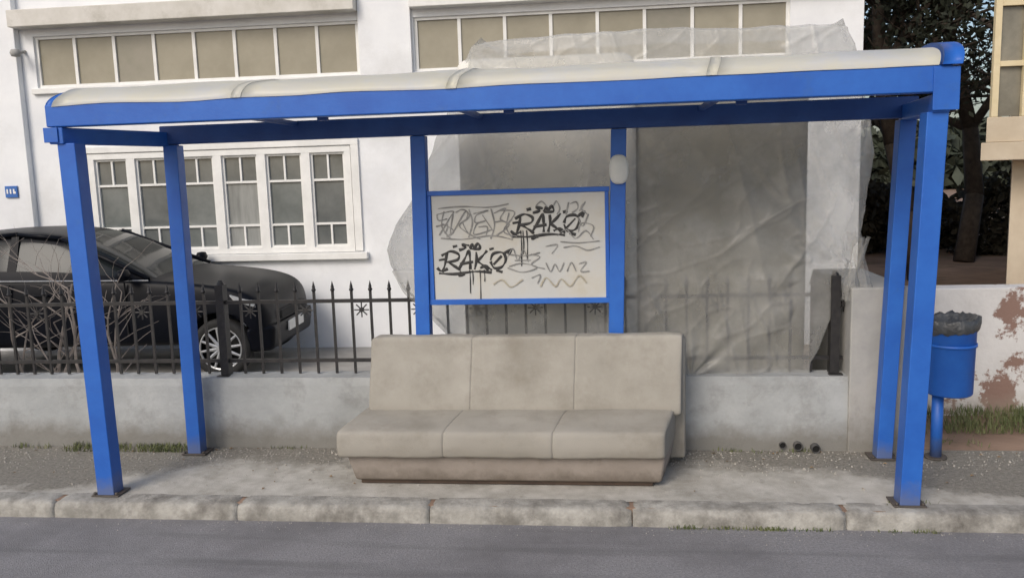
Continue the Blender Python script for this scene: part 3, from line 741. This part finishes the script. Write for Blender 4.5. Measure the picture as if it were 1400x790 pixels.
dp=empty('drain_pipes')
for i,(xx,zz,r) in enumerate(((4.36,.045,.024),(4.46,.042,.030),(4.575,.030,.030))):
    n=20;yy0=.895-.015*i
    P=[(r*.8,.95),(r*.8,yy0),(r,yy0),(r,.95)]
    v=[];f=[]
    for rr,yy in P:
        for k_ in range(n):
            t=2*math.pi*k_/n;v.append((xx+rr*math.cos(t),yy,zz+rr*math.sin(t)))
    for j in range(3):
        for k_ in range(n): f.append((j*n+k_,j*n+(k_+1)%n,(j+1)*n+(k_+1)%n,(j+1)*n+k_))
    meshobj('pipe_%d'%i,v,f,M['pipe'],dp,True)
    cyl('bore_%d'%i,(xx,yy0+.006,zz),(xx,.94,zz),r*.79,r*.79,M['pipein'],dp,16)

# ---------------------------------------------------------------- right-hand building (turned slightly to the street)
rb=empty('beige_apartment_building',(9,6,0))
def rbx(n,*a,bev=0):
    m=a[-1];return box(n,*a[:-1],m,rb,bev)
def slant(n,x0,x1,y0,y1,z0,z1,m,k_=.45):
    return hexa(n,[(x0,y0,z0),(x1,y0,z0),(x1,y1,z0),(x0+(y1-y0)*k_,y1,z0)],[(x0,y0,z1),(x1,y0,z1),(x1,y1,z1),(x0+(y1-y0)*k_,y1,z1)],m,rb,.01)
slant('balcony_slab',7.36,16,5.2,7,1.92,2.12,M['beige'])
slant('balcony_parapet',7.43,16,5.25,5.33,2.122,2.40,M['beige'])
slant('ground_wall',7.88,16,5.6,13,-.4,1.915,M['beige'])
slant('upper_wall',8.15,16,6.3,13,2.122,9,M['beige'])
for i,xx in enumerate((7.48,7.80,8.35,9.05)):
    rbx('frame_post_%d'%i,xx,xx+.07,5.26,5.32,2.402,4.9,M['yell'],bev=.005)
for i,zz in enumerate((2.95,3.6,4.2)):
    rbx('frame_rail_%d'%i,7.552,15,5.27,5.315,zz,zz+.06,M['yell'],bev=.004)
rbx('balcony_glazing',7.552,15,5.325,5.33,2.41,4.88,M['aptgl'])
slant('upper_slab',7.30,16,5.2,7,4.9,5.1,M['beige'])
for i in range(2):
    rbx('side_post_%d'%i,7.80+.32*i,7.86+.32*i,5.9+i*.7,5.97+i*.7,2.127,4.9,M['yell'],bev=.005)

# ---------------------------------------------------------------- trees
def tree(name,x,y,z0,h,cr,seed,nleaf=16000,lm='leaf',base=.25):
    r=random.Random(seed);e=empty(name,(x,y,z0))
    A=Acc();tips=[]
    def gr(p,d,L,rad,dep):
        n=4
        for i in range(n):
            d=(d+Vector((r.uniform(-.2,.2),r.uniform(-.2,.2),r.uniform(-.05,.15)))).normalized()
            q=p+d*L/n;A.rod(p,q,rad,rad*.87,7);rad*=.87;p=q
            if dep>0 and (i>0 or dep<3):
                for _ in range(2 if dep>1 else 1):
                    dd=(d*.5+Vector((r.uniform(-1,1),r.uniform(-1,1),r.uniform(-.25,.6)))).normalized()
                    gr(p,dd,L*.58,rad*.6,dep-1)
            if dep<=1: tips.append((p.copy(),d.copy()))
    gr(Vector((x,y,z0)),Vector((0,0,1)),h*.75,h*.028,3)
    A.obj('trunk_and_limbs',M['bark'],e,True)
    rng=np.random.default_rng(seed)
    idx=rng.integers(0,len(tips),nleaf)
    P=np.array([tuple(t[0]) for t in tips])[idx]+rng.normal(0,.14*cr/1.5,(nleaf,3))
    keep=P[:,2]>z0+h*base; P=P[keep]; n=len(P)
    a=rng.normal(size=(n,3));a/=np.linalg.norm(a,axis=1)[:,None]
    b=rng.normal(size=(n,3));b-=a*(a*b).sum(1)[:,None];b/=np.linalg.norm(b,axis=1)[:,None]
    s_=rng.uniform(.035,.07,(n,1))
    V=np.stack([P-a*s_*1.3,P+b*s_*.6,P+a*s_*1.3,P-b*s_*.6],1).reshape(-1,3)
    F=[(4*i,4*i+1,4*i+2,4*i+3) for i in range(n)]
    meshobj('foliage',V.tolist(),F,M[lm],e)
tree('dark_tree',9.0,11.5,-.3,7.0,1.8,1,13000,base=.2)
tree('dark_tree',11.0,14.5,-.3,8,2.0,2,10000)
tree('dark_tree',8.2,15.0,-.3,8,1.8,5,7500)
tree('dark_tree',14.5,19,-.3,9,2.2,8,6000)
def shrubs(name,pts,m,seed,n=9000,s0=.05):
    rng=np.random.default_rng(seed);V=[]
    for (cx,cy,cz,rx,ry,rz) in pts:
        u=rng.normal(size=(n,3));u/=np.linalg.norm(u,axis=1)[:,None];u*=rng.uniform(.55,1.08,(n,1))
        P=u*np.array([rx,ry,rz])+np.array([cx,cy,cz]);P=P[P[:,2]>-.32]
        k_=len(P);a=rng.normal(size=(k_,3));a/=np.linalg.norm(a,axis=1)[:,None];b=rng.normal(size=(k_,3));b-=a*(a*b).sum(1)[:,None];b/=np.linalg.norm(b,axis=1)[:,None]
        s_=rng.uniform(s0*.7,s0*1.5,(k_,1));V.append(np.stack([P-a*s_*1.3,P+b*s_*.6,P+a*s_*1.3,P-b*s_*.6],1).reshape(-1,3))
    V=np.concatenate(V);meshobj(name,V.tolist(),[(4*i,4*i+1,4*i+2,4*i+3) for i in range(len(V)//4)],m)
shrubs('hedge',[(8.0+i*1.5,17+random.uniform(-1,1),.3+random.uniform(-.1,.3),1.2,.8,random.uniform(.8,1.3)) for i in range(11)],M['leaf2'],4,3500,.08)
shrubs('distant_tree_row',[(-40+i*6,60+random.uniform(-4,4),1.5,4.5,3,random.uniform(2.2,3.6)) for i in range(26)],M['leaf'],6,1400,.45)

# ---------------------------------------------------------------- grass
def grass(name,areas,seed):
    rng=random.Random(seed);v=[];f=[]
    for (xa,xb,ya,yb,z,n,h) in areas:
        cl=[(rng.uniform(xa,xb),rng.uniform(ya,yb)) for _ in range(max(3,n//25))]
        for _ in range(n):
            c=rng.choice(cl);x=c[0]+rng.gauss(0,.05);y=c[1]+rng.gauss(0,.02 if yb-ya<.1 else .05)
            y=min(max(y,ya),yb)
            hh=h*rng.uniform(.4,1.1);a=rng.uniform(0,6.28);w_=.003
            dx,dy=math.cos(a),math.sin(a);ln=rng.uniform(.2,.9)*hh
            b=len(v);v+=[(x-dy*w_,y+dx*w_,z),(x+dy*w_,y-dx*w_,z),(x+dx*ln*.4+dy*w_*.7,y+dy*ln*.4-dx*w_*.7,z+hh*.65),(x+dx*ln*.4-dy*w_*.7,y+dy*ln*.4+dx*w_*.7,z+hh*.65),(x+dx*ln,y+dy*ln,z+hh)]
            f+=[(b,b+1,b+2,b+3),(b+3,b+2,b+4)]
    meshobj(name,v,f,M['grass'])
grass('grass',[(-.8,.1,.80,.91,0,750,.05),(-1.6,-.9,.86,.91,0,50,.04),(5.5,8.5,1.35,1.92,-.01,5500,.08),(5.3,7.5,1.0,1.4,0,260,.04),
  (3.6,4.4,-.175,-.16,RZ,220,.025),(4.7,5.0,-.175,-.16,RZ,50,.025),(3.7,4.7,.86,.91,0,60,.03),(4.75,4.95,-.02,.02,0,40,.025),(.3,1.4,.88,.91,0,40,.03)],5)
A=Acc();r=random.Random(9)
for _ in range(2200):
    x=r.uniform(-2,7.5);y=.92-abs(r.gauss(0,.28));
    if y<.0: continue
    s_=r.uniform(.002,.006)*(2 if r.random()<.05 else 1);A.rod((x,y,0.0),(x+r.uniform(-s_,s_),y,s_*1.2),s_,s_*.5,5)
for _ in range(320):
    x=r.uniform(-2,7.5);y=-.16-abs(r.gauss(0,.08));s_=r.uniform(.0015,.004);A.rod((x,y,RZ),(x,y,RZ+s_),s_,s_*.5,5)
A.obj('gravel',M['litter'])
v=[];f=[]
for _ in range(90):
    x=r.uniform(-1.8,7);y=r.choice((.88-abs(r.gauss(0,.06)),r.uniform(.05,.9)));a=r.uniform(0,6.28);s_=r.uniform(.008,.018);b=len(v);c,q=math.cos(a)*s_,math.sin(a)*s_
    v+=[(x-c,y-q,.006),(x+q*.5,y-c*.5,.010),(x+c,y+q,.007),(x-q*.5,y+c*.5,.013)];f.append((b,b+1,b+2,b+3))
meshobj('fallen_leaves',v,f,M['leafl'])

# ---------------------------------------------------------------- world / sun / camera
SE,SR=math.radians(38),math.radians(205)
wd_=bpy.data.worlds.new('World');S.world=wd_;wd_.use_nodes=True
nt=wd_.node_tree;bg=nt.nodes['Background'];sk=nt.nodes.new('ShaderNodeTexSky');sk.sky_type='NISHITA';sk.sun_disc=False
sk.sun_elevation=SE;sk.sun_rotation=SR;sk.air_density=1.0;sk.dust_density=3.0;sk.ozone_density=.7
nt.links.new(sk.outputs['Color'],bg.inputs['Color']);bg.inputs['Strength'].default_value=.145
sd=bpy.data.lights.new('sun','SUN');sd.energy=1.4;sd.angle=math.radians(25);sd.color=(1,.95,.88)
so=bpy.data.objects.new('sun',sd);COL.objects.link(so)
dirv=Vector((math.sin(SR)*math.cos(SE),math.cos(SR)*math.cos(SE),math.sin(SE)))
so.rotation_euler=dirv.to_track_quat('Z','Y').to_euler()

yaw,pit,rol=.1116,.1387,-.0303
fv=Vector((-math.sin(yaw)*math.cos(pit),math.cos(yaw)*math.cos(pit),-math.sin(pit)))
rv=Vector((math.cos(yaw),math.sin(yaw),0));uv=rv.cross(fv)
r2=rv*math.cos(rol)+uv*math.sin(rol);u2=-rv*math.sin(rol)+uv*math.cos(rol)
cd=bpy.data.cameras.new('camera');co=bpy.data.objects.new('camera',cd);COL.objects.link(co)
mw=Matrix((r2,u2,-fv)).transposed().to_4x4();mw.translation=Vector((3.1637,-4.8404,1.9633));co.matrix_world=mw
cd.sensor_width=36;cd.lens=36*1150/1400;cd.clip_end=1000
S.camera=co
S.view_settings.view_transform='Standard';S.view_settings.look='None';S.view_settings.exposure=0
